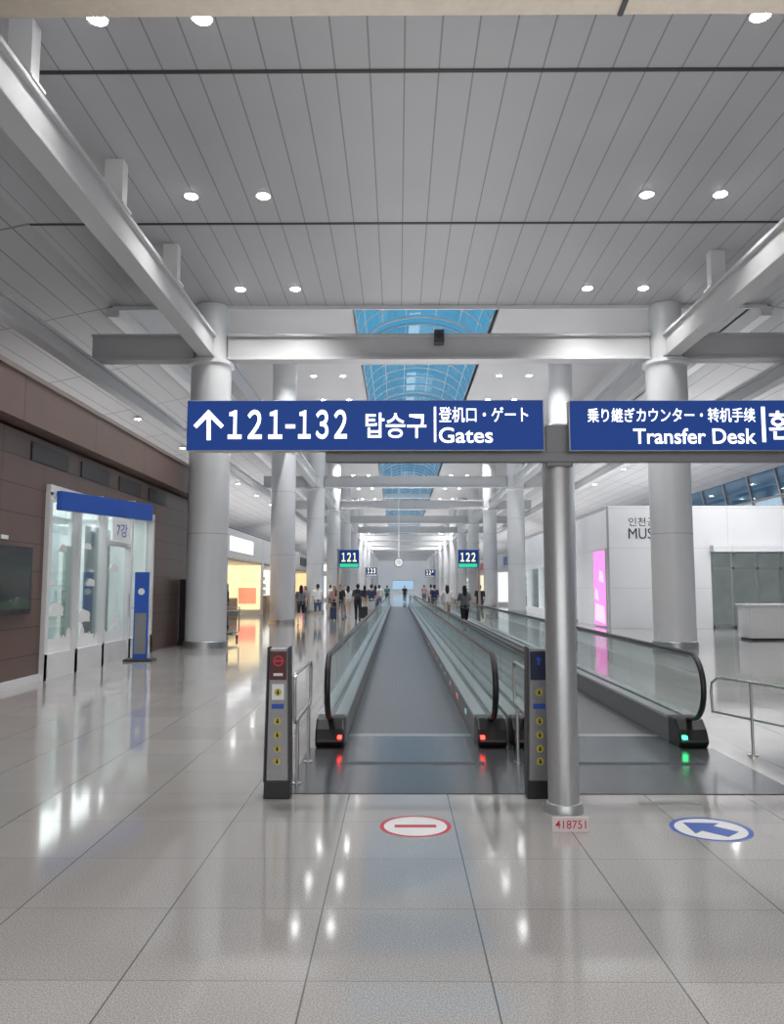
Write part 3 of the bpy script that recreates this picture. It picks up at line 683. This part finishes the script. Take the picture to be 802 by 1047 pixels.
# ---------------------------------------------------------------- people
def finish(mb,name,vox,sm_it=3):
    me=bpy.data.meshes.new(name); bmesh.ops.recalc_face_normals(mb.bm,faces=mb.bm.faces); mb.bm.to_mesh(me); mb.bm.free()
    o=bpy.data.objects.new(name,me); C.objects.link(o)
    r=o.modifiers.new('r','REMESH'); r.mode='VOXEL'; r.voxel_size=vox; r.use_smooth_shade=True
    s=o.modifiers.new('s','SMOOTH'); s.iterations=sm_it; s.factor=.5
    dg=bpy.context.evaluated_depsgraph_get(); m2=bpy.data.meshes.new_from_object(o.evaluated_get(dg)); m2.name=name
    bpy.data.objects.remove(o); m2.materials.clear(); m2.materials.append(M['pwhite']); return m2
def V(*a): return Vector(a)
def person_set(legs,arms,longhair,shorts=False,bag=False):
    """legs: (swing,kneebend) per side; arms: (swing, elbow bend) per side. figure faces +Y"""
    B=MB();S=MB();T=MB();Hh=MB();Sh=MB()
    low=[]
    for s,(sw,kb) in zip((-1,1),legs):
        hip=V(s*.088,0,.90); kn=hip+.42*V(0,math.sin(sw),-math.cos(sw)); an=kn+.41*V(0,math.sin(sw-kb),-math.cos(sw-kb))
        B.caps(hip,kn,.075,.052); B.caps(kn,an,.052,.036)
        low.append(an.z)
        e=kn+(an-kn)*.9
        T.caps(hip,kn,.092,.068); 
        if not shorts: T.caps(kn,e,.068,.055)
        toe=an+V(0,.15,-.035 - (.05 if sw<-.2 else 0)); 
        B.caps(an,toe,.034,.03)
        Sh.caps(an+V(0,-.03,-.035),toe+V(0,.02,0),.043,.038)
    gz=min(low)-.078
    B.caps(V(-.06,0,.95),V(.06,0,.95),.105,.105); T.caps(V(-.065,0,.95),V(.065,0,.95),.118,.118)
    for s in (-1,1):
        B.caps(V(s*.05,0,.98),V(s*.045,0,1.12),.10,.088); B.caps(V(s*.045,0,1.12),V(s*.08,0,1.32),.088,.098)
        S.caps(V(s*.062,0,.93),V(s*.055,0,1.12),.118,.105); S.caps(V(s*.055,0,1.12),V(s*.085,0,1.33),.105,.108)
        S.caps(V(s*.085,0,1.35),V(s*.165,0,1.385),.085,.062)
        B.caps(V(s*.05,0,1.37),V(s*.16,0,1.385),.07,.05)
    B.caps(V(0,-.01,1.38),V(0,.005,1.50),.055,.05)
    for s,(sw,eb) in zip((-1,1),arms):
        sh=V(s*.175,0,1.385); el=sh+.275*V(s*.2,math.sin(sw),-math.cos(sw)).normalized()
        dr=V(s*.03-(.25*s if eb>1 else 0),math.sin(sw+eb),-math.cos(sw+eb)).normalized(); wr=el+.235*dr
        B.caps(sh,el,.046,.038); B.caps(el,wr,.037,.026)
        S.caps(sh,sh.lerp(el,.75),.064,.056)
        pe=wr+dr*.085; B.caps(wr,pe,.026,.028)
        lat=V(0,1,0) if abs(dr.y)<.8 else V(1,0,0); lat=(lat-dr*lat.dot(dr)).normalized(); inn=V(-s,0,0); inn=(inn-dr*inn.dot(dr)-lat*inn.dot(lat)); inn=inn.normalized() if inn.length>.1 else lat.cross(dr)
        for k,ln in enumerate((.068,.078,.072,.056)):
            b=pe+lat*(.027-.018*k)
            mid=b+dr*ln*.55+inn*.008; B.caps(b,mid,.0095,.009,8); B.caps(mid,mid+dr*ln*.4+inn*.02,.009,.0075,8)
        tb=wr+dr*.03+lat*.024; B.caps(tb,tb+lat*.026+dr*.032+inn*.012,.011,.009,8); B.caps(tb+lat*.026+dr*.032+inn*.012,tb+lat*.03+dr*.058+inn*.02,.009,.008,8)
    hc=V(0,.015,1.605)
    B.ball(hc,(.074,.092,.105),20); B.ball(hc+V(0,.03,-.055),(.052,.055,.058),16); B.ball(hc+V(0,.096,-.015),(.012,.02,.022),8)
    B.ball(hc+V(0,.088,-.055),(.022,.01,.007),8)
    for s in (-1,1): B.ball(hc+V(s*.076,0,-.01),(.012,.02,.03),8)
    Hh.ball(hc+V(0,-.018,.022),(.084,.094,.102),20); Hh.ball(hc+V(0,-.045,-.02),(.078,.066,.085),16)
    if longhair:
        for s in (-1,0,1): Hh.caps(hc+V(s*.05,-.05,-.02),hc+V(s*.055,-.085,-.27),.04,.028)
    E=MB()
    for s in (-1,1): E.ball(hc+V(s*.031,.084,.006),(.012,.008,.008),8)
    for b in (B,S,T,Hh,Sh,E):
        for v in b.bm.verts: v.co.z-=gz
    out={'body':finish(B,'body',.0085,2),'shirt':finish(S,'shirt',.013),'trousers':finish(T,'trousers',.013),'hair':finish(Hh,'hair',.012),'shoes':finish(Sh,'shoes',.011)}
    me=bpy.data.meshes.new('eyes'); E.bm.to_mesh(me); E.bm.free(); me.materials.append(M['darker']); out['eyes']=me
    return out
POSES=[person_set(((.38,.12),(-.30,.35)),((-.35,.2),(.35,.35)),False),
       person_set(((-.26,.4),(.34,.1)),((.3,.4),(-.3,.2)),True,True),
       person_set(((.04,.02),(-.05,.03)),((.05,.25),(.35,1.55)),True),
       person_set(((.18,.05),(-.16,.2)),((-.1,.15),(.12,.3)),False,True)]
PM={}
def cm(c,r=.8):
    k=tuple(c)
    if k not in PM: PM[k]=mat('cloth',c,r,scale=30,var=.12)
    return PM[k]
SK=[mat('skin',(.52,.33,.24),.5),mat('skin',(.6,.40,.30),.5)]
HR=[(.012,.009,.008),(.03,.018,.012),(.02,.02,.02)]
def person(px,Y,pose,rot,shirt,trs,lab,h=1.0,z=0,hair=0,X=None):
    x=gx(px,Y) if X is None else X
    t=thing('person',lab,'person',(x,Y,z),'people in the hall')
    t.rotation_euler=(0,0,rot); t.scale=(h,h,h)
    for nm,me in POSES[pose].items():
        o=bpy.data.objects.new(nm,me); C.objects.link(o); o.parent=t
        o.material_slots[0].link='OBJECT'
        o.material_slots[0].material={'body':SK[pose%2],'shirt':cm(shirt),'trousers':cm(trs),'hair':cm(HR[hair],.5),'shoes':cm((.5,.5,.5) if pose%2 else (.03,.03,.03)),'eyes':M['darker']}[nm]
    return x
BK=(.02,.02,.022);WH=(.7,.7,.7);NV=(.02,.03,.09);GY=(.2,.2,.21);JN=(.06,.09,.16);BG=(.5,.42,.32);TL=(.05,.25,.28);PK=(.6,.35,.35)
person(308,34.0,1,0,GY,BK,'person in grey top and black shorts walking away, leftmost of the crowd',.96)
person(325,36.0,3,.3,WH,JN,'person in white top and blue shorts, second from the left of crowd',.98)
person(342,39.0,2,PI,PK,BK,'person in pink top and black trousers facing the viewer',.93)
person(348,37.5,0,PI+.2,BK,GY,'person in black top and grey trousers walking towards the viewer',.98)
person(356,41.0,1,.1,WH,BG,'person in white top and beige shorts walking away, beside gate sign 121',.95)
x6=person(366,35.5,0,0,NV,BK,'person in navy top with a black backpack left of the walkway',1.0)
person(380,39.5,3,.1,JN,WH,'person in blue top and white shorts close to the left walkway rail',.98)
person(388,52.0,0,0,WH,JN,'person in white top and jeans far along the left walkway',1.0)
person(312,46.5,2,PI*.8,BG,NV,'person in beige top and navy trousers left of the third left pillar',.93)
person(373,44.0,1,0,BK,BG,'person in black top and beige shorts among the crowd beside the walkway',.96)
person(352,48.0,0,PI,TL,NV,'person in teal top and navy trousers facing the viewer in the crowd',.98)
person(338,53.0,3,0,WH,GY,'person in white top and grey shorts by the fourth left pillar',.98)
person(384,46.0,2,0,PK,JN,'person in pink top and jeans beside the left walkway rail',.95)
person(396,70.0,0,0,TL,BK,'person in teal top beyond the far end of left walkway',1.0)
person(414,80.0,0,PI,BK,BK,'person all in black far beyond the end of walkways',1.0)
person(434,68.0,3,0,PK,JN,'person in pink top and blue shorts beyond the right walkway',1.0)
person(0,50.0,3,0,WH,BK,'person in white top and black shorts far along the right walkway',.98,.02,X=2.1)
person(0,43.0,0,0,NV,GY,'person in navy top and grey trousers midway along the right walkway',.98,.02,X=2.0)
person(0,33.5,1,0,WH,BG,'person in white top with long hair riding the right walkway',.95,.02,X=2.1)
person(0,27.5,1,.1,GY,BK,'person in grey top riding the right walkway, nearest of all',.93,.02,X=2.33)
person(491,36.5,0,0,BK,JN,'person in black top walking right of the right walkway',.98)
person(231,30.0,2,PI/2,BK,GY,'person in black top facing the orange lit shop',.98)
t=thing('backpack','black backpack worn by the person in navy','backpack',(x6,35.36,1.0))
MB().prism([(x6-.15,35.20,1.02),(x6+.15,35.20,1.02),(x6+.15,35.20,1.36),(x6+.1,35.20,1.45),(x6-.1,35.20,1.45),(x6-.15,35.20,1.36)],(0,.16,0)).build('pack','darker',t,bevel=.04)
MB().box(x6-.11,x6+.11,35.155,35.2,1.06,1.24).build('pocket','dark',t,bevel=.02)
def suitcase(px,Y,c,lab,X=None):
    x=gx(px,Y) if X is None else X
    t=thing('suitcase',lab,'suitcase',(x,Y,0),'wheeled suitcases')
    MB().box(x-.2,x+.2,Y-.12,Y+.12,.06,.62).build('shell',cm(c,.4),t,bevel=.04)
    MB().tube([(x-.1,Y+.08,.6),(x-.1,Y+.08,.98),(x+.1,Y+.08,.98),(x+.1,Y+.08,.6)],.01,8).build('handle','steel2',t,smooth=True)
    for a in (-.15,.15):
        for b in (-.08,.08): MB().cyl((x+a-.012,Y+b,.03),(x+a+.012,Y+b,.03),.03,n=12).build('wheel','rubber',t,smooth=True)
suitcase(342,36.5,(.03,.05,.12),'navy wheeled suitcase beside the person in black top')
suitcase(372,37.3,(.02,.02,.02),'black wheeled suitcase left of the walkway rail')
p=G(233,655)
t=thing('luggage_cart','steel luggage cart right of the first left pillar','cart',(p.x,p.y,0))
x,y=p.x,p.y
MB().tube([(x-.22,y+.5,.95),(x-.22,y+.45,.25),(x-.2,y-.4,.2),(x+.2,y-.4,.2),(x+.22,y+.45,.25),(x+.22,y+.5,.95)],.02,8,closed=True).build('frame','steel',t,smooth=True)
MB().box(x-.2,x+.2,y-.38,y+.4,.2,.23).build('deck','dark',t)
for a,b in ((-.18,.4),(.18,.4),(0,-.35)): MB().cyl((x+a-.02,y+b,.07),(x+a+.02,y+b,.07),.07,n=14).build('wheel','rubber',t,smooth=True)
MB().box(x-.22,x+.22,y+.25,y+.45,.7,.85).build('basket','steel2',t)
# ---------------------------------------------------------------- lights
def area(loc,rot,sx,sy,e,col=(1,1,1)):
    l=bpy.data.lights.new('area','AREA'); l.shape='RECTANGLE'; l.size=sx; l.size_y=sy; l.energy=e; l.color=col
    o=bpy.data.objects.new('hall_fill',l); C.objects.link(o); o.location=loc; o.rotation_euler=rot
for y,ln in ((7,13),(24,14),(45,25),(80,40),(122,40),(165,40)):  # added upward fill without fittings, brightens the ceiling
    area((CX,y,3.3),(PI,0,0),5,ln,ln*(12.5 if y<10 else 27 if y<30 else 34))
area((CX,-5,4),(math.radians(80),0,0),12,5,470)  # added front fill from behind the camera
area((-9,8,5.1),(PI,0,0),4,14,140); area((-11,30,5.1),(PI,0,0),5,16,230); area((12.5,34,5.1),(PI,0,0),5,18,340); area((13,10,4),(PI,0,0),5,16,180)  # added upward fills for the side ceilings, no fittings
for y in (60,95,130,165): area((-11.5,y,5),(PI,0,0),5,30,700); area((13.5,y,5),(PI,0,0),5,30,700)  # more added upward fill along the far sides
for y in (15,40,70,105,140):  # added downward fill over the side zones, no fittings
    area((-12,y,6.5),(0,0,0),3,16,240); area((14,y,6.5),(0,0,0),3,16,320)
area((12.5,25,6.3),(math.radians(35),0,0),5,2,280)  # added tilted fill above the right side
w=bpy.data.worlds.new('dusk'); sc.world=w; w.use_nodes=True
n=w.node_tree.nodes; l=w.node_tree.links; bg=n['Background']
tc=n.new('ShaderNodeTexCoord'); sp=n.new('ShaderNodeSeparateXYZ'); l.new(tc.outputs['Generated'],sp.inputs[0])
cr=n.new('ShaderNodeValToRGB'); cr.color_ramp.elements[0].color=(.09,.16,.26,1); cr.color_ramp.elements[1].color=(.07,.32,.53,1); cr.color_ramp.elements[1].position=.4
l.new(sp.outputs[2],cr.inputs[0]); l.new(cr.outputs[0],bg.inputs[0]); bg.inputs[1].default_value=1.15
sc.view_settings.view_transform='Standard'
